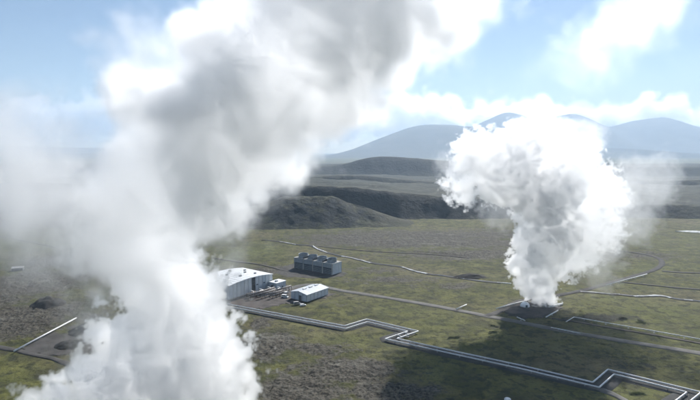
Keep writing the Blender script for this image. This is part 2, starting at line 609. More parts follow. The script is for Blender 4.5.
hill('mountain', [(-300, 158), (0, 152), (150, 154), (250, 157), (310, 158), (335, 154), (352, 149.5), (375, 140), (396, 132), (408, 127.5), (420, 125), (436, 124.6), (452, 125), (480, 128), (520, 136), (580, 146), (660, 152), (760, 156)], 9500, 2600, 1700, M['mountain'], rough=.30, seed=13, cols=500, label='hazy flat-topped mountain beside the smaller steam plume')
hill('mountain', [(300, 158), (400, 146), (440, 134), (470, 127), (492, 120), (505, 115.5), (515, 115), (528, 119), (542, 121), (558, 117), (572, 115), (584, 118), (598, 125), (608, 127.5), (620, 124.5), (634, 120.5), (650, 118.8), (664, 118.8), (678, 122), (694, 128), (730, 138), (800, 142), (900, 134), (1100, 140)], 13000, 2900, 1800, M['mountain'], rough=.28, seed=17, cols=520, label='far hazy mountain range behind the smaller steam plume')
hill('mountain', [(-700, 140), (-400, 134), (-150, 142), (0, 146), (120, 149), (240, 152), (340, 157), (420, 160)], 13000, 2900, 1800, M['mountain'], rough=.28, seed=23, cols=420, label='far hazy mountains behind the big steam plume')


# ------------------------------------------------------------------ roads, tracks, streams, pads
def ribbon(name, P, w, mat, z, edge=.12, kind='structure', label=None, seed=0, step=4.0):
    d = np.r_[0, np.cumsum(np.hypot(*np.diff(P, axis=0).T))]
    s = np.arange(0, d[-1], step)
    P = np.stack([np.interp(s, d, P[:, 0]), np.interp(s, d, P[:, 1])], 1)
    T = np.gradient(P, axis=0)
    T /= np.linalg.norm(T, axis=1)[:, None] + 1e-9
    Nn = np.stack([-T[:, 1], T[:, 0]], 1)
    v, f = [], []
    offs = (-1, -.86, -.3, .3, .86, 1)
    zz = (-.45, 0, .04, .04, 0, -.45)
    for i in range(len(P)):
        j0 = 1 + edge * float(fbm(np.array([s[i]]), np.array([seed * 9.1]), 14, 3)[0]) * 2
        j1 = 1 + edge * float(fbm(np.array([s[i]]), np.array([seed * 9.1 + 50]), 14, 3)[0]) * 2
        for o_, z_ in zip(offs, zz):
            q = P[i] + Nn[i] * o_ * w * .5 * (j0 if o_ < 0 else j1)
            v.append((q[0], q[1], z + z_ + .0003 * max(0, q[1] - 300)))
    for i in range(len(P) - 1):
        for k in range(5):
            a = i * 6 + k
            f.append((a + 1, a, a + 6, a + 7))
    me = bpy.data.meshes.new(name)
    me.from_pydata(v, [], f)
    me.polygons.foreach_set('use_smooth', [True] * len(f))
    return link(name, me, mat, kind=kind, label=label)


for i, (n_, w_, P_, m_, l_) in enumerate(road_lines):
    ribbon(n_, P_, w_, M[m_], l_, .14 if n_ == 'road' else .4, seed=i + 1)
for i, P_ in enumerate(stream_lines):
    ribbon('stream_bank', P_, 5.5, M['bare'], .04, .35, seed=31 + i)
    ribbon('stream', P_, 1.5, M['water'], .14, .9, seed=21 + i)
for i, (q_, w_) in enumerate([([(313, 245.6), (316, 248.5), (328, 253)], 1.8), ([(342, 256.2), (357, 259), (371, 263)], 2.4), ([(280, 241.6), (296, 244.6)], 1.6), ([(402, 267), (414, 271), (428, 274)], 2.8), ([(456, 277.4), (466, 279)], 1.6), ([(497, 282.4), (512, 283.6)], 1.6),
                              ([(582, 291.6), (592, 292.2), (606, 293.5), (622, 294.5)], 1.6), ([(634, 296.3), (650, 295.5), (662, 295.5), (672, 298)], 2.6), ([(684, 299.8), (694, 300.5)], 1.4)]):
    ribbon('gravel_bar', smooth_line(plan(q_), 2), w_, M['silica'], .24, .9, seed=41 + i, step=2.0)   # pale silica crusts
ribbon('pipe_track', offset_line(berm_line, -1.6), 11.0, M['berm'], .12, .06, seed=77, step=1.5)


def blob_pad(name, pts, mat, z, label=None, seed=1):
    P = smooth_line(np.vstack([plan(pts), plan(pts[:1])]), 3)
    c = P.mean(0)
    v = [(c[0], c[1], z)]
    for i, p in enumerate(P[:-1]):
        k = 1 + .05 * math.sin(i * 2.3 + seed) + .04 * math.sin(i * 5.1)
        q = c + (p - c) * k
        v.append((q[0], q[1], z))
        q = c + (p - c) * (k + .05)
        v.append((q[0], q[1], z - .5))
    n = len(P) - 1
    f = []
    for i in range(n):
        a, b = 1 + 2 * i, 1 + 2 * ((i + 1) % n)
        f += [(0, a, b), (a, a + 1, b + 1, b)]
    me = bpy.data.meshes.new(name)
    me.from_pydata(v, [], f)
    return link(name, me, mat, kind='structure', label=label)


blob_pad('yard', [(222, 304), (240, 307), (262, 309), (284, 303), (296, 303), (333, 296), (328, 291), (300, 288), (288, 285), (276, 286), (255, 291), (228, 297)], M['yard'], .07)
blob_pad('yard', [(272, 276), (300, 278), (330, 278), (348, 275), (340, 270), (300, 262), (284, 266)], M['pad'], .07, seed=3)
blob_pad('well_pad', [(500, 309), (514, 317), (540, 318), (558, 311), (563, 304), (548, 300), (522, 300), (506, 304)], M['pad'], .17, seed=5)
blob_pad('well_pad', [(20, 352), (60, 356), (105, 352), (118, 338), (96, 322), (60, 326), (36, 338)], M['pad'], .12, seed=7)
blob_pad('pond', [(676, 231.6), (688, 232.6), (700, 233.2), (716, 233.4), (706, 232), (690, 230.9)], M['silica'], .9, label='pale silica pond far out on the plain')
blob_pad('silica_spill', [(549, 307.6), (555, 307), (563, 304.4), (562, 303), (556, 304), (549, 306)], M['silica'], .26)


def heap(px, py_, rx, ry, h, seed, label):
    c = g(px, py_)
    n = 26
    X, Y = np.meshgrid(np.linspace(-1, 1, n), np.linspace(-1, 1, n))
    rr = np.sqrt(X ** 2 + Y ** 2)
    Zz = np.clip(1 - rr ** 1.6, -.1, 1) * h * (1 + .5 * fbm(X, Y, .5, 4, .6, seed)) + .18 * h * fbm(X, Y, .22, 3, .6, seed + 3)
    Zz = np.where(rr > 1.02, -1.0, Zz)
    me = grid_mesh('spoil_heap', X * rx + c.x, Y * ry + c.y, Zz)
    link('spoil_heap', me, M['basalt'], None, 'structure', label)


heap(48, 305, 13, 12, 6.0, 1, 'dark heap of basalt on the lava field')
heap(92, 331, 15, 11, 5.0, 2, 'dark heap of basalt half hidden by steam')
heap(72, 345, 10, 8, 3.0, 5, 'small dark heap beside the white pipe')
heap(470, 277, 16, 7, 3.0, 4, 'low dark mound out on the plain')

# ------------------------------------------------------------------ pipelines
SUP = MB()
SUP.box(-.18, .18, -.16, .16, -1.6, .0)
SUP.box(-.75, .75, -.2, .2, -.14, .0)
SUP.box(-.6, .6, -.45, .45, -1.7, -1.3)
sup_me = SUP.mesh('support')
sup_me.materials.append(M['steel'])
RING = MB().lathe([(1.0, -.12), (1.07, -.1), (1.07, .1), (1.0, .12)], 12, cap=False).mesh('joint_band')
RING.materials.append(M['steel'])


def pipeline(name, P, r, z, label, group=None, step=14.0, mat='pipe', base=None):
    P = np.asarray(P)
    o = thing(name, (P[0][0], P[0][1], 0), 0, label, 'pipe', group)
    path = [(p[0] - P[0][0], p[1] - P[0][1], z) for p in P]
    # chop the corners a little so that the elbows are round
    Q = [path[0]]
    for i in range(1, len(path) - 1):
        a, b, c = Vector(path[i - 1]), Vector(path[i]), Vector(path[i + 1])
        for t in (1.0, .35):
            Q.append(tuple(b + (a - b).normalized() * r * 1.6 * t + (c - b).normalized() * r * .25 * (1 - t)))
        for t in (.35, 1.0):
            Q.append(tuple(b + (c - b).normalized() * r * 1.6 * t + (a - b).normalized() * r * .25 * (1 - t)))
    Q.append(path[-1])
    MB().tube(Q, r, 12).build('pipe_run', M[mat], o)
    for a, b in zip(path[:-1], path[1:]):
        a, b = Vector(a), Vector(b)
        ln = (b - a).length
        k = max(1, round(ln / step))
        ang = math.atan2((b - a).y, (b - a).x)
        for i in range(k):
            p = a + (b - a) * ((i + .5) / k)
            s = link('support', sup_me, None, o)
            s.location = (p.x, p.y, z - r - .02)
            s.rotation_euler = (0, 0, ang + math.pi / 2)
            s.scale = (max(.6, r / .5), 1, max(.25, (z - r + .3) / 1.7))
    return o


pipeline('steam_pipe', offset_line(main_line, 2.1), .38, 1.3, 'rear one of two parallel white steam pipes zigzagging across the plain', 'parallel main steam pipes')
pipeline('steam_pipe', offset_line(main_line, -2.1), .38, 1.3, 'front one of two parallel white steam pipes zigzagging across the plain', 'parallel main steam pipes')
pipeline('well_pipe', plan([(14, 351), (76, 318)], 1.2), .50, 1.2, 'straight white pipe on the dark lava beside the big steam plume')
pipeline('well_pipe', plan([(456, 309), (466.5, 304.5)], 1), .38, 1.0, 'short white pipe lying alone just above the gravel road')
pipeline('well_pipe', plan([(496, 308.5), (512, 304), (528, 300)], 1), .34, 1.0, 'thin pale pipe leading to the white dome at the well')
pipeline('well_pipe', plan([(546, 317), (558, 310.3)], 1), .42, 1.0, 'short slanting white pipe just in front of the small plume')
pipeline('well_pipe', plan([(517, 317), (525, 320.5)], 1), .34, 1.0, 'very short pipe at the gravel road in the steam shadow')
pipeline('well_pipe', plan([(566, 321.7), (574, 317), (640, 328.5), (700, 339), (760, 350)], 1), .30, 1.0, 'long thin white pipe running beyond the gravel road')
pipeline('well_pipe', plan([(551, 327), (566, 330), (580, 333)], 1), .24, .8, 'thin white pipe along the edge of the gravel road')
pipeline('well_pipe', plan([(606, 285), (647, 274)], 1), .40, 1.0, 'white pipe along the curving dark road on the plain')
pipeline('well_pipe', plan([(549, 306.5), (563, 303)], 1), .40, 1.0, 'white pipe sloping away from the foot of the small plume')
# pipe bridges across the loop near the middle of the line
_c = plan([(399, 336.2), (406, 333.8)], 1.6)
for k, lab in ((0, 'near cross pipe bridging the bend of the parallel steam pipes'), (1, 'far cross pipe bridging the bend of the parallel steam pipes')):
    a_ = main_line[5] - main_line[4]
    a_ /= np.linalg.norm(a_)
    nrm = np.array([-a_[1], a_[0]])
    pipeline('cross_pipe', [_c[k] - nrm * 1.9, _c[k] + nrm * 1.9], .22, 2.2, lab, 'cross pipes at the bend', step=30)

# ------------------------------------------------------------------ buildings
RZ = math.atan2(.8, .6)                  # local x runs away to the upper right, local y to the upper left


def add_panels(parent, fn, n, mat, name='wall_panel'):
    for i in range(n):
        mb = MB()
        fn(mb, i)
        mb.build(name, mat if not callable(mat) else mat(i), parent)


# --- turbine hall
C = g(272.5, 287.2)
hall = thing('turbine_hall', (C.x, C.y, 0), RZ, 'large pale hall with a white arched roof half hidden by steam', 'building')
WX, DY, EV, CR = 46.0, 37.0, 11.0, 1.9


def arch(x):
    return EV + CR * (1 - ((x + WX / 2) / (WX / 2)) ** 2)


xs = np.linspace(-WX + .12, -.12, 25)
MB().prism([(-.12, 0), *[(x, arch(x) - .1) for x in xs[::-1]], (-WX + .12, 0)], .12, DY - .12).build('frame', M['frame'], hall)
rf = MB()
xr = np.linspace(-WX - .5, .5, 24)
top = [(x, arch(np.clip(x, -WX, 0)) + .42) for x in xr]
bot = [(x, arch(np.clip(x, -WX, 0)) + .02) for x in xr]
rf.prism(bot + top[::-1], -.6, DY + .6)
roof = rf.build('roof', M['roofw'], hall)
for i in range(1, 12):
    x = -WX + WX * i / 12
    MB().box(x - .06, x + .06, -.6, DY + .6, arch(x) + .40, arch(x) + .52).build('seam', M['roofg'], roof)
for x, y in ((-12, 8), (-15, 17), (-9, 24), (-26, 10), (-30, 22), (-20, 30)):
    MB().box(x - .8, x + .8, y - .8, y + .8, arch(x) + .3, arch(x) + 1.2).build('roof_vent', M['frame'], roof)
NP = 12
for i in range(NP):
    x0, x1 = -WX + WX * i / NP + .18, -WX + WX * (i + 1) / NP - .18
    if i == 6:
        MB().prism([(x0, .1), (x1, .1), (x1, arch(x1) - .05), (x0, arch(x0) - .05)], -.02, .10).build('window_strip', M['glass'], hall)
        for k in range(1, 5):
            MB().box(x0, x1, -.10, -.03, k * 2.3, k * 2.3 + .15).build('mullion', M['frame'], hall)
        continue
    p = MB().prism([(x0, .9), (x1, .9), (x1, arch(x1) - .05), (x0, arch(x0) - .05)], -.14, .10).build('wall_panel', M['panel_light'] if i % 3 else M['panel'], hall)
    MB().box(x0, x1, -.05, .10, .05, .85).build('plinth', M['concrete'], hall)
    if i in (8, 10):
        MB().box(x0 + .6, x1 - .6, -.20, -.15, .95, 4.2).build('door', M['panel'], hall)
    if i in (7, 9, 11):
        MB().box(x0 + .8, x1 - .8, -.19, -.145, 5.6, 6.4).build('window', M['glass'], hall)
for sx in (0, -WX):
    for i in range(9):
        y0, y1 = DY * i / 9 + .1, DY * (i + 1) / 9 - .1
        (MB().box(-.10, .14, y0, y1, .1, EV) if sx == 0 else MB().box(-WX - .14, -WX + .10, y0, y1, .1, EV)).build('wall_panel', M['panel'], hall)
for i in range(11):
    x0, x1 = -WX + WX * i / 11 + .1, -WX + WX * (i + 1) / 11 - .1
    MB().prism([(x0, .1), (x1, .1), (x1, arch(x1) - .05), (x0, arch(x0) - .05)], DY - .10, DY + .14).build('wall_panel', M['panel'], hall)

# --- annex
A = g(276.5, 290.3)
an = thing('annex', (A.x, A.y, 0), RZ, 'small flat-roofed block beside the large arched hall', 'building')
MB().box(.1, 10.9, .1, 8.4, 0, 5.6).build('frame', M['frame'], an)
ro = MB().box(-.3, 11.3, -.3, 8.8, 5.6, 6.0).build('roof', M['roofw'], an)
MB().box(3, 5, 3, 5, 6.0, 7.0).build('roof_vent', M['steel'], ro)
for i in range(4):
    MB().box(.1 + i * 2.72, 2.68 + i * 2.72, -.1, .08, .2, 5.5).build('wall_panel', M['panel'], an)
for i in range(3):
    MB().box(-.1, .08, .1 + i * 2.8, 2.76 + i * 2.8, .2, 5.5).build('wall_panel', M['panel'], an)
    MB().box(10.92, 11.1, .1 + i * 2.8, 2.76 + i * 2.8, .2, 5.5).build('wall_panel', M['panel'], an)
MB().box(6.4, 7.6, -.16, -.11, .2, 2.4).build('door', M['frame'], an)

# --- warehouse
Fp = g(306.8, 302.2)
wh = thing('warehouse', (Fp.x, Fp.y, 0), RZ, 'long pale metal warehouse with a low gabled roof beside the yard', 'building')
LX, LY, E, RG = 25.5, 16.5, 5.6, 7.2
MB().prism([(.12, 0), (LY - .12, 0), (LY - .12, E - .1), (LY / 2, RG - .12), (.12, E - .1)], .12, LX - .12)
fr = MB()
prof = [(.12, 0), (LY - .12, 0), (LY - .12, E - .1), (LY / 2, RG - .12), (.12, E - .1)]
n0 = len(prof)
fr.v = [(.12, y, z) for y, z in prof] + [(LX - .12, y, z) for y, z in prof]
fr.f = [tuple(range(n0)), tuple(range(n0, 2 * n0))] + [(i, (i + 1) % n0, n0 + (i + 1) % n0, n0 + i) for i in range(n0)]
fr.build('frame', M['frame'], wh)


def slope(y):
    return E + (RG - E) * (1 - abs(y - LY / 2) / (LY / 2))


for (ya, yb) in ((-.5, LY / 2), (LY / 2, LY + .5)):
    n_s = 8
    for i in range(n_s):
        xa, xb = -.4 + (LX + .8) * i / n_s + .02, -.4 + (LX + .8) * (i + 1) / n_s - .02
        s_ = MB()
        s_.v = [(xa, ya, slope(ya)), (xb, ya, slope(ya)), (xb, yb, slope(yb)), (xa, yb, slope(yb)),
                (xa, ya, slope(ya) + .22), (xb, ya, slope(ya) + .22), (xb, yb, slope(yb) + .22), (xa, yb, slope(yb) + .22)]
        s_.f = [(0, 3, 2, 1), (4, 5, 6, 7), (0, 1, 5, 4), (2, 3, 7, 6), (1, 2, 6, 5), (0, 4, 7, 3)]
        s_.build('roof_sheet', M['roofg'], wh)
for x in (5, 12, 19):
    MB().box(x, x + 3.5, LY / 2 - .7, LY / 2 + .7, RG + .1, RG + .9).build('ridge_vent', M['white'], wh)
for i in range(6):
    x0, x1 = LX * i / 6 + .2, LX * (i + 1) / 6 - .2
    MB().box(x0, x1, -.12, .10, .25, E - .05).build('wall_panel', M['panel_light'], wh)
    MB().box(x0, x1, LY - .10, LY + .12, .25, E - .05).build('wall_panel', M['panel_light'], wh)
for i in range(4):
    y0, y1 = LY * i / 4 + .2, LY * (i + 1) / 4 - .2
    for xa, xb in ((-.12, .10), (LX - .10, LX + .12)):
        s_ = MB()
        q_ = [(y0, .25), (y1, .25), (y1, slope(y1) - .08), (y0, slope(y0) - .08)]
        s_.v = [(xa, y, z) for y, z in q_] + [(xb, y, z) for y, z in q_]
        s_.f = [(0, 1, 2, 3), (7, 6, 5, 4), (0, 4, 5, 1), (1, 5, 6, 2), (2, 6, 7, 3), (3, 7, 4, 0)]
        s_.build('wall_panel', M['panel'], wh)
MB().box(-.18, -.13, 5.2, 7.9, .3, 4.2).build('door', M['frame'], wh)

# --- cooling tower
T0 = g(332.3, 275.2)
ct = thing('cooling_tower', (T0.x, T0.y, 0), RZ, 'long grey cooling tower of four fan cells behind the warehouse', 'cooling tower')
NC, CW, CD, CH = 4, 12.0, 14.0, 10.5
MB().box(.6, CD - .6, .6, NC * CW - .6, 0, CH - .2).build('core', M['dark'], ct)
MB().box(-.2, CD + .2, -.2, NC * CW + .2, CH - .2, CH + .1).build('deck', M['concrete'], ct)
for i in range(NC + 1):
    y = min(max(i * CW, .35), NC * CW - .35)
    MB().box(-.25, .55, y - .35, y + .35, 0, CH - .25).build('pier', M['concrete'], ct)
    MB().box(CD - .55, CD + .25, y - .35, y + .35, 0, CH - .25).build('pier', M['concrete'], ct)
    if 0 < i < NC:
        MB().box(.2, CD - .2, y - .2, y + .2, CH + .12, CH + 2.1).build('partition', M['frame'], ct)
for i in range(NC):
    y0, y1 = i * CW + .72, (i + 1) * CW - .72
    for xa, xb in ((-.12, .5), (CD - .5, CD + .12)):
        MB().box(xa, xb, y0, y1, 6.2, CH - .25).build('fascia', M['tower'], ct)
        for k in range(6):
            z = .7 + k * .9
            s_ = MB()
            o_ = -.35 if xa < 1 else .35
            xm = .35 if xa < 1 else CD - .35
            s_.v = [(xm, y0, z), (xm, y1, z), (xm + o_, y1, z - .35), (xm + o_, y0, z - .35), (xm, y0, z + .07), (xm, y1, z + .07), (xm + o_, y1, z - .28), (xm + o_, y0, z - .28)]
            s_.f = [(0, 3, 2, 1), (4, 5, 6, 7), (0, 1, 5, 4), (2, 3, 7, 6), (1, 2, 6, 5), (0, 4, 7, 3)]
            s_.build('louvre', M['slat'], ct)
    st = MB().lathe([(4.9, 0), (4.6, .8), (4.45, 1.8), (4.6, 2.8), (4.85, 3.4), (4.6, 3.4), (4.3, 2.8), (4.2, 1.8), (4.3, .6)], 28, (CD / 2, (i + .5) * CW, CH + .1), cap=False).build('fan_stack', M['tower'], ct)
    fan = MB()
    fan.lathe([(.7, 1.3), (.8, 1.5), (.5, 1.9)], 12, (CD / 2, (i + .5) * CW, CH + .1))
    for k in range(6):
        t = k * math.pi / 3 + i * .3
        c_, s2 = math.cos(t), math.sin(t)
        q = [(.6, -.3), (4.1, -.35), (4.1, .35), (.6, .3)]
        b0 = len(fan.v)
        for dz in (1.5, 1.62):
            fan.v += [(CD / 2 + a * c_ - b * s2, (i + .5) * CW + a * s2 + b * c_, CH + dz + b * .5) for a, b in q]
        fan.f += [tuple(b0 + j for j in fc) for fc in ((0, 3, 2, 1), (4, 5, 6, 7), (0, 1, 5, 4), (2, 3, 7, 6), (1, 2, 6, 5), (0, 4, 7, 3))]
    fan.build('fan', M['frame'], st)
    MB().box(CD / 2 + 1.2, CD / 2 + 3.4, (i + 1) * CW - 2.0, (i + 1) * CW - .6, CH + .12, CH + 2.4).build('motor_house', M['white'], ct)
for ya, yb in ((-.2, .5), (NC * CW - .5, NC * CW + .2)):
    for k in range(3):
        MB().box(.65 + k * 4.3, 4.75 + k * 4.3, ya, yb, .3, CH - .25).build('end_panel', M['panel_light'], ct)

# --- left edge shed
S = g(18, 270.5)
sh = thing('shed', (S.x, S.y, 0), R(20), 'small shed with a grey gabled roof far out on the left lava field', 'shed')
MB().box(-4.5, 4.5, -3, 3, 0, 3.0).build('wall', M['frame'], sh)
r_ = MB()
r_.v = [(-4.8, -3.4, 3.0), (4.8, -3.4, 3.0), (4.8, 3.4, 3.0), (-4.8, 3.4, 3.0), (-4.8, 0, 4.2), (4.8, 0, 4.2)]
r_.f = [(0, 1, 5, 4), (2, 3, 4, 5), (0, 4, 3), (1, 2, 5), (0, 3, 2, 1)]
r_.build('roof', M['tank'], sh)
MB().box(-1.5, 1.5, -3.1, -3.0, 0, 2.6).build('door', M['dark'], sh)
MB().box(2.2, 3.8, -3.08, -3.0, 1.2, 2.2).build('window', M['glass'], sh)

# --- well dome and silencers
Dm = g(525, 306.6)
dm = thing('well_dome', (Dm.x, Dm.y, .1), 0, 'white domed well house on the dark pad by the small plume', 'dome')
MB().lathe([(3.3, 0), (3.35, .8), (3.1, 1.7), (2.5, 2.6), (1.6, 3.25), (.6, 3.6), (.05, 3.65)], 24).build('shell', M['white'], dm)
MB().lathe([(3.6, 0), (3.6, .3), (3.3, .35)], 24).build('base_ring', M['concrete'], dm)
MB().box(-.7, .7, -3.55, -3.0, 0, 2.0).build('door', M['frame'], dm)
MB().lathe([(.3, 3.5), (.3, 4.1), (.5, 4.15), (.5, 4.25)], 12).build('cap', M['steel'], dm)


def silencer(px, py_, label, s=1.0):
    c = g(px, py_)
    o = thing('steam_silencer', (c.x, c.y, .1), 0, label, 'silencer', 'steam silencers')
    for k in (-1, 1):
        MB().lathe([(1.9 * s, 0), (1.9 * s, 5 * s), (2.05 * s, 5.05 * s), (2.05 * s, 5.3 * s), (1.6 * s, 5.3 * s), (1.6 * s, .4)], 20, (k * 2.1 * s, 0, 0), cap=False).build('drum', M['concrete'], o)
    MB().tube([(0, -6 * s, 1), (0, -2 * s, 1), (0, -1.0 * s, 1.2)], .4, 10).build('inlet_pipe', M['pipe'], o)
    MB().box(-4.6 * s, 4.6 * s, -2.4 * s, 2.4 * s, -.1, .35).build('plinth', M['concrete'], o)
    return o


silencer(544.5, 307, 'twin concrete drum silencer at the foot of the small plume', .55)
silencer(146, 452, 'twin concrete drum silencer at the foot of the big plume', 1.3)

# white tank at the lower edge of the picture
tk = g(507.5, 402)
t_ = thing('water_tank', (tk.x, tk.y, ground_z(tk.x, tk.y)), 0, 'small white round tank at the bottom edge among moss', 'tank')
MB().lathe([(1.5, -.4), (1.5, 1.6), (1.35, 1.75)], 20, cap=False).build('shell', M['white'], t_)
MB().lathe([(1.36, 1.74), (.9, 2.0), (.1, 2.1)], 20).build('lid', M['white'], t_)

# --- yard equipment
def yard_loc(lx, ly):
    """yard coordinates along the hall's front: lx along it, ly towards the camera"""
    return Vector((C.x + .6 * lx + .8 * ly, C.y + .8 * lx - .6 * ly, 0))


def separator(lx, ly, ln, r, mat, label):
    p = yard_loc(lx, ly)
    o = thing('separator_tank', (p.x, p.y, .1), RZ, label, 'tank', 'separator tanks in the yard')
    prof = [(.05, -ln / 2 - .7 * r), (.6 * r, -ln / 2 - .5 * r), (r, -ln / 2), (r, ln / 2), (.6 * r, ln / 2 + .5 * r), (.05, ln / 2 + .7 * r)]
    b = MB().lathe(prof, 18)
    b.v = [(z, y, x + r + .9) for x, y, z in b.v]
    b.build('vessel', mat, o)
    for s in (-.3, .3):
        MB().box(s * ln - .25, s * ln + .25, -r * .8, r * .8, 0, r * .6 + .9).build('saddle', M['concrete'], o)
    MB().tube([(0, 0, 2 * r + .7), (0, 0, 2 * r + 2.2), (0, -2.5, 2 * r + 2.2), (0, -2.5, .2)], .28, 10).build('outlet_pipe', M['pipe'], o)


separator(-30, 7, 9, 1.4, M['rust'], 'rust brown separator vessel at the steamy end of the yard')
separator(-22, 8, 8, 1.3, M['tank'], 'grey separator vessel in the middle of the yard')
separator(-14, 9, 8, 1.3, M['rust'], 'rust brown separator vessel in the middle of the yard')
separator(-8, 14, 6, 1.0, M['tank'], 'smaller grey separator vessel between yard and warehouse')


def pipe_rack(lx, ly, n, ln, label):
    p = yard_loc(lx, ly)
    o = thing('pipe_rack', (p.x, p.y, .1), RZ, label, 'pipe rack', 'pipe racks in the yard')
    for i in range(n):
        x = i * ln / (n - 1)
        f_ = MB()
        for y in (-1.2, 1.2):
            f_.box(x - .12, x + .12, y - .12, y + .12, 0, 3.4)
        f_.box(x - .12, x + .12, -1.35, 1.35, 2.2, 2.42)
        f_.box(x - .12, x + .12, -1.35, 1.35, 3.4, 3.62)
        f_.build('portal', M['rust'], o)
    for y, z, m_ in ((-.8, 2.72, 'tank'), (.1, 2.65, 'rust'), (.8, 2.72, 'rust'), (-.4, 3.95, 'rust'), (.6, 3.9, 'tank')):
        MB().tube([(-1, y, z), (ln + 1, y, z)], .26, 8).build('pipe_run', M[m_], o)


pipe_rack(-36, 12, 7, 26, 'long rust brown pipe rack running along the yard')
pipe_rack(-30, 17, 5, 16, 'shorter pipe rack nearest the parallel steam pipes')
pipe_rack(-6, 6, 4, 10, 'short pipe rack close to the annex')
pipe_rack(-12, 19, 5, 14, 'pipe rack between the long rack and the warehouse gable')
pipe_rack(-24, 23, 4, 12, 'short pipe rack at the outer corner of the yard')


def car(px, py_, rz, col, label, van=False):
    c = g(px, py_)
    o = thing('parked_van' if van else 'parked_car', (c.x, c.y, .12), rz, label, 'van' if van else 'car', 'vehicles in the yard')
    ln, h1, h2 = (5.6, 1.1, 2.3) if van else (4.5, .95, 1.55)
    pr = [(-ln / 2, .35), (ln / 2, .35), (ln / 2, h1 * .85), (ln / 2 - .9, h1), (ln / 2 - 1.6, h2), (-ln / 2 + .3, h2), (-ln / 2, h1)]
    MB().prism(pr, -.92, .92).build('body', col, o)
    MB().box(-ln / 2 + .6, ln / 2 - 1.7, -.935, .935, h1 + .05, h2 - .18).build('side_window', M['glass'], o)
    s_ = MB()
    s_.v = [(ln / 2 - .88, -.8, h1 + .06), (ln / 2 - .88, .8, h1 + .06), (ln / 2 - 1.52, .75, h2 - .1), (ln / 2 - 1.52, -.75, h2 - .1)]
    s_.v += [(x + .05, y, z + .03) for x, y, z in s_.v]
    s_.f = [(0, 3, 2, 1), (4, 5, 6, 7), (0, 1, 5, 4), (2, 3, 7, 6), (1, 2, 6, 5), (0, 4, 7, 3)]
    s_.build('windscreen', M['glass'], o)
    for sx in (-1, 1):
        for sy in (-1, 1):
            w_ = MB().lathe([(.34, -.11), (.34, .11)], 14)
            w_.v = [(x + sx * ln * .31, z + sy * .86, y + .34) for x, y, z in w_.v]
            w_.build('wheel', M['tyre'], o)


car(286.5, 293.4, R(60), M['white'], 'white car parked at the corner of the pale warehouse')
car(285, 297.6, R(-20), M['white'], 'white van parked in the yard before the warehouse', True)
car(274, 291.6, R(50), M['tank'], 'grey car parked in front of the annex')
car(297, 304.6, R(20), M['tank'], 'grey van in front of the warehouse gable', True)
car(303, 306.0, R(25), M['white'], 'white car on the moss in front of the warehouse')


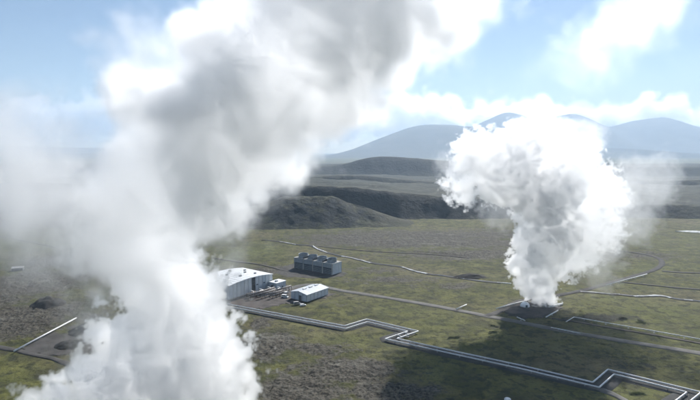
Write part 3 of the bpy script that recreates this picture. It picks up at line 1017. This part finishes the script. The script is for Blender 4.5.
# ------------------------------------------------------------------ steam and clouds
def vapour(name, blobs, lo, hi, vox, p, label, cat=None, kind=None, group=None):
    """a fog grid grown from lumps.  blobs: (px, py, radius px, distance, density 0..1, softness)"""
    ng = bpy.data.node_groups.new(name, 'GeometryNodeTree')
    ng.interface.new_socket('Geometry', in_out='INPUT', socket_type='NodeSocketGeometry')
    ng.interface.new_socket('Geometry', in_out='OUTPUT', socket_type='NodeSocketGeometry')
    N, Lk = ng.nodes, ng.links
    out = N.new('NodeGroupOutput')
    pos = N.new('GeometryNodeInputPosition').outputs[0]

    def m_(op, *a):
        n = N.new('ShaderNodeMath')
        n.operation = op
        for i, x in enumerate(a):
            if isinstance(x, (int, float)):
                n.inputs[i].default_value = x
            else:
                Lk.new(x, n.inputs[i])
        return n.outputs[0]

    def vm(op, a, b=None, scale=None):
        n = N.new('ShaderNodeVectorMath')
        n.operation = op
        for i, x in enumerate((a, b)):
            if x is None:
                continue
            if isinstance(x, (tuple, Vector)):
                n.inputs[i].default_value = tuple(x)
            else:
                Lk.new(x, n.inputs[i])
        if scale is not None:
            n.inputs['Scale'].default_value = scale
        return n

    def noise(vec, scale, detail, rough, ofs):
        n = N.new('ShaderNodeTexNoise')
        n.inputs['Scale'].default_value = scale
        n.inputs['Detail'].default_value = detail
        n.inputs['Roughness'].default_value = rough
        Lk.new(vm('ADD', vec, (ofs, ofs * .7, -ofs)).outputs[0], n.inputs['Vector'])
        return n

    def rng(x, a, b, c, d, smooth=True):
        n = N.new('ShaderNodeMapRange')
        n.interpolation_type = 'SMOOTHSTEP' if smooth else 'LINEAR'
        Lk.new(x, n.inputs[0])
        for i, v in enumerate((a, b, c, d)):
            n.inputs[i + 1].default_value = v
        return n.outputs[0]
    s = p['cell']                                            # size of the billows in metres
    ofs = p.get('seed', 0) * 13.7
    w1 = noise(pos, .35 / s, 1, .5, 31 + ofs)
    q = vm('ADD', pos, vm('SCALE', vm('SUBTRACT', w1.outputs['Color'], (.5, .5, .5)).outputs[0], scale=p['warp']).outputs[0]).outputs[0]
    w2 = noise(q, 1.3 / s, 2, .55, 77 + ofs)
    q2 = vm('ADD', q, vm('SCALE', vm('SUBTRACT', w2.outputs['Color'], (.5, .5, .5)).outputs[0], scale=p['warp'] * .45).outputs[0]).outputs[0]
    # billows shared by all the lumps
    n1 = noise(q, 1.0 / s, 1, .5, 7 + ofs).outputs['Fac']
    b1 = m_('ABSOLUTE', m_('MULTIPLY_ADD', n1, 2., -1.))
    n2 = noise(q, 2.9 / s, 1, .55, 90 + ofs).outputs['Fac']
    b2 = m_('ABSOLUTE', m_('MULTIPLY_ADD', n2, 2., -1.))
    n4 = noise(q2, 7.5 / s, 2, .6, 44 + ofs).outputs['Fac']
    b4 = m_('ABSOLUTE', m_('MULTIPLY_ADD', n4, 2., -1.))
    bil = m_('ADD', m_('MULTIPLY_ADD', b1, p['amp'] * 8.0, -p['amp'] * 1.2), m_('MULTIPLY_ADD', b2, p['amp'] * 4.0, -p['amp'] * .6))
    bil0 = bil
    bil = m_('ADD', bil, m_('MULTIPLY_ADD', b4, p['amp'] * 2.6, -p['amp'] * .4))
    crs = None
    if p.get('crease'):                                     # thin air in the creases between the billows
        k_ = p['crease']
        crs = m_('MULTIPLY', m_('MULTIPLY', rng(b1, 0, .22, k_, 1), rng(b2, 0, .24, k_, 1.15)), rng(b4, 0, .25, k_ + .25, 1.15))
    tot = None
    levels = {}
    for (px, py_, r, d, dn, sm) in blobs:
        levels.setdefault((dn, sm), []).append((px, py_, r, d))
    for (dn, sm), bl in levels.items():
        f = None
        for (px, py_, r, d) in bl:
            dist = vm('DISTANCE', q2, pt(px, py_, d)).outputs['Value']
            gd = m_('SUBTRACT', r * d / F, dist)
            f = gd if f is None else m_('SMOOTH_MAX', f, gd, p['amp'] * 1.5)
        thin = dn < .3
        f = m_('ADD', f, bil0 if thin else bil)
        soft = p['soft'] * sm
        k = rng(f, 0, soft, 0, dn * (p.get('thin', 1) if thin else 1))
        if crs is not None and not thin:
            k = m_('MULTIPLY', k, crs)
        tot = k if tot is None else m_('MAXIMUM', tot, k)
    # thin wisps torn into the rim, thicker knots inside
    n3 = noise(q2, .9 / s, 3, .6, 150 + ofs).outputs['Fac']
    tot = m_('MULTIPLY', tot, rng(n3, p.get('t0', .30), p.get('t1', .62), p.get('lo', .35), 1.3))
    lo_, hi_ = Vector(lo), Vector(hi)
    # fade to nothing before the walls of the grid
    e = None
    sp = N.new('ShaderNodeSeparateXYZ')
    Lk.new(pos, sp.inputs[0])
    for i in range(3):
        mgn = (hi_[i] - lo_[i]) * .06
        a = rng(sp.outputs[i], lo_[i], lo_[i] + mgn, 0, 1) if not (i == 2 and p.get('grounded')) else None
        b = rng(sp.outputs[i], hi_[i] - mgn, hi_[i], 1, 0)
        for x in (a, b):
            if x is not None:
                e = x if e is None else m_('MULTIPLY', e, x)
    tot = m_('MULTIPLY', tot, e)
    vc = N.new('GeometryNodeVolumeCube')
    Lk.new(tot, vc.inputs['Density'])
    vc.inputs['Min'].default_value, vc.inputs['Max'].default_value = lo, hi
    for ax, a, b in zip('XYZ', lo, hi):
        vc.inputs['Resolution ' + ax].default_value = max(8, int((b - a) / vox))
    mat = bpy.data.materials.new(name)
    mat.use_nodes = True
    t = mat.node_tree
    t.nodes.clear()
    mo = t.nodes.new('ShaderNodeOutputMaterial')
    pv = t.nodes.new('ShaderNodeVolumePrincipled')
    t.links.new(pv.outputs[0], mo.inputs['Volume'])
    pv.inputs['Color'].default_value = (.995, .995, .995, 1)
    pv.inputs['Density'].default_value = p['dens']
    pv.inputs['Anisotropy'].default_value = p.get('g', .55)
    smn = N.new('GeometryNodeSetMaterial')
    smn.inputs['Material'].default_value = mat
    Lk.new(vc.outputs[0], smn.inputs[0])
    Lk.new(smn.outputs[0], out.inputs[0])
    vd = bpy.data.volumes.new(name)
    vd.materials.append(mat)
    o = link(name, vd, None, None, kind, label, cat, group)
    md = o.modifiers.new('vapour', 'NODES')
    md.node_group = ng
    return o


D = 190
plume = thing('steam_plume', (g(150, 455).x, g(150, 455).y, 0), 0, 'huge steam plume, white below and grey above, drifting across the left of the view', 'steam', 'steam plumes')
# crisp billowing column near the ground
LC = [(150, 460, 96, D, 1, 1), (214, 402, 42, D, 1, 1), (78, 414, 44, D, 1, 1), (196, 366, 50, D, 1, 1), (130, 372, 48, D, 1, 1), (172, 328, 52, D, 1, 1), (206, 326, 28, D, 1, 1), (165, 292, 44, D, .6, 2.5), (190, 285, 30, D, .6, 2.5),
      (90, 350, 32, D, .10, 4), (225, 300, 22, D, .06, 4), (165, 270, 46, D, .12, 6)]
# loose drifting head
LB = [(158, 262, 52, D + 5, .2, 1), (135, 232, 62, D, .32, 1), (150, 195, 74, D - 5, .4, 1), (195, 150, 82, D - 10, .6, 1), (240, 108, 86, D - 15, .6, 1), (295, 62, 90, D - 20, .6, 1), (352, 8, 88, D - 25, .6, 1), (405, -45, 78, D - 25, .5, 1),
      (320, 35, 82, D - 45, .6, 1), (375, -20, 80, D - 50, .6, 1), (250, 88, 78, D - 40, .6, 1), (190, 140, 66, D - 35, .6, 1),
      (150, 75, 52, D, .2, 1.6), (90, 190, 64, D, .16, 1.6), (272, 168, 32, D + 12, .14, .8), (300, 146, 34, D + 12, .14, .8), (330, 122, 34, D + 12, .12, .8), (362, 104, 28, D + 12, .09, .9), (300, 178, 18, D + 12, .06, 1), (252, 196, 32, D + 10, .14, .8), (100, 305, 44, D, .07, 1.4),
      (30, 195, 84, D, .22, 2.2), (0, 155, 74, D, .22, 2.2), (50, 250, 64, D, .17, 2.2), (240, 228, 26, D + 5, .12, .8), (228, 256, 34, D, .09, 1), (450, 6, 44, D - 15, .16, 1.2), (495, -16, 40, D - 15, .12, 1.2), (415, 32, 42, D - 15, .18, 1.2), (385, 75, 28, D - 12, .10, 1.6)]
c_ = vapour('column', LC, (-155, 138, 4), (-12, 242, 96), .66, dict(cell=13, amp=2.8, warp=8, soft=1.4, dens=.95, seed=3, lo=.6, g=.84, crease=.12, thin=.22, grounded=True), None)
h_ = vapour('head', LB, (-205, 100, 40), (140, 255, 240), 1.4, dict(cell=24, amp=3.0, warp=26, soft=11, dens=.50, seed=1, lo=.4, g=.76, crease=.5, thin=.6), None)
for o_ in (c_, h_):
    o_.parent = plume
    o_.matrix_parent_inverse.translation = -Vector(plume.location)
D = 370
RB = [(545, 305, 8, D, 1, 1), (542, 295, 12, D, 1, 1), (537, 281, 18, D, 1, 1), (530, 264, 19, D, 1, 1), (540, 247, 27, D, 1, 1), (566, 272, 8, D, 1, 1), (552, 222, 33, D, 1, 1), (544, 192, 36, D, 1, 1),
      (505, 174, 30, D, .8, 1.2), (478, 155, 25, D, .6, 1.5), (522, 152, 31, D, .8, 1.5), (566, 167, 31, D, .6, 1.5), (463, 184, 20, D, .4, 2), (600, 192, 26, D, .31, 3), (590, 225, 30, D, .31, 3), (576, 250, 27, D, .34, 3), (535, 130, 26, D, .06, 3), (580, 142, 24, D, .06, 3), (560, 134, 18, D, .1, 2), (605, 205, 36, D, .05, 4), (590, 245, 34, D, .05, 4),
      (640, 185, 34, D, .036, 4), (625, 215, 32, D, .036, 4), (600, 275, 20, D, .036, 4), (500, 207, 26, D, .04, 4), (660, 170, 22, D, .036, 4), (450, 165, 18, D, .04, 3)]
vapour('steam_plume', RB, (55, 320, 0), (262, 425, 165), .85, dict(cell=11, amp=2.3, warp=8, soft=1.4, dens=1.0, seed=4, lo=.55, g=.84, crease=.12, thin=.55, grounded=True), 'smaller billowing white steam plume rising from the dark well pad', 'steam', group='steam plumes')

# low cloud bank beyond the mountains, one loose cloud above
vapour('cloud', [(-260 + i * 15 + rnd.uniform(-6, 6), 122 + rnd.uniform(-5, 5), rnd.uniform(14, 24), 20000 + rnd.uniform(-900, 900), 1, 1) for i in range(80)],
       (-26000, 17600, 150), (26000, 22400, 2900), 120, dict(cell=900, amp=110, warp=900, soft=400, dens=.008, seed=7, lo=.8, g=.8), 'low white cloud bank behind the mountains', None, 'structure')
vapour('cloud', [(600, 48, 44, 12000, .6, 1.4), (632, 22, 46, 12000, .6, 1.4), (570, 60, 30, 12000, .4, 1.5), (538, 78, 24, 12000, .25, 2), (655, 2, 44, 12000, .6, 1.4), (590, 80, 22, 12000, .2, 2), (690, 60, 24, 12000, .15, 2)],
       (3000, 10400, 1250), (10200, 13600, 4600), 60, dict(cell=700, amp=120, warp=1000, soft=600, dens=.0010, seed=9, lo=.1, g=.75), 'loose white cloud high above the mountains', None, 'structure')

# ------------------------------------------------------------------ air
hz = MB().box(-60000, 60000, -2500, 17200, -8, 1240)
hm = bpy.data.materials.new('haze')
hm.use_nodes = True
hm.node_tree.nodes.clear()
_o = hm.node_tree.nodes.new('ShaderNodeOutputMaterial')
_p = hm.node_tree.nodes.new('ShaderNodeVolumePrincipled')
_p.inputs['Color'].default_value = (.62, .79, .98, 1)
_p.inputs['Density'].default_value = 0.88e-4
_p.inputs['Anisotropy'].default_value = .2
hm.node_tree.links.new(_p.outputs[0], _o.inputs['Volume'])
hz.build('haze', hm, None, kind='stuff', label='pale blue haze over the plain')
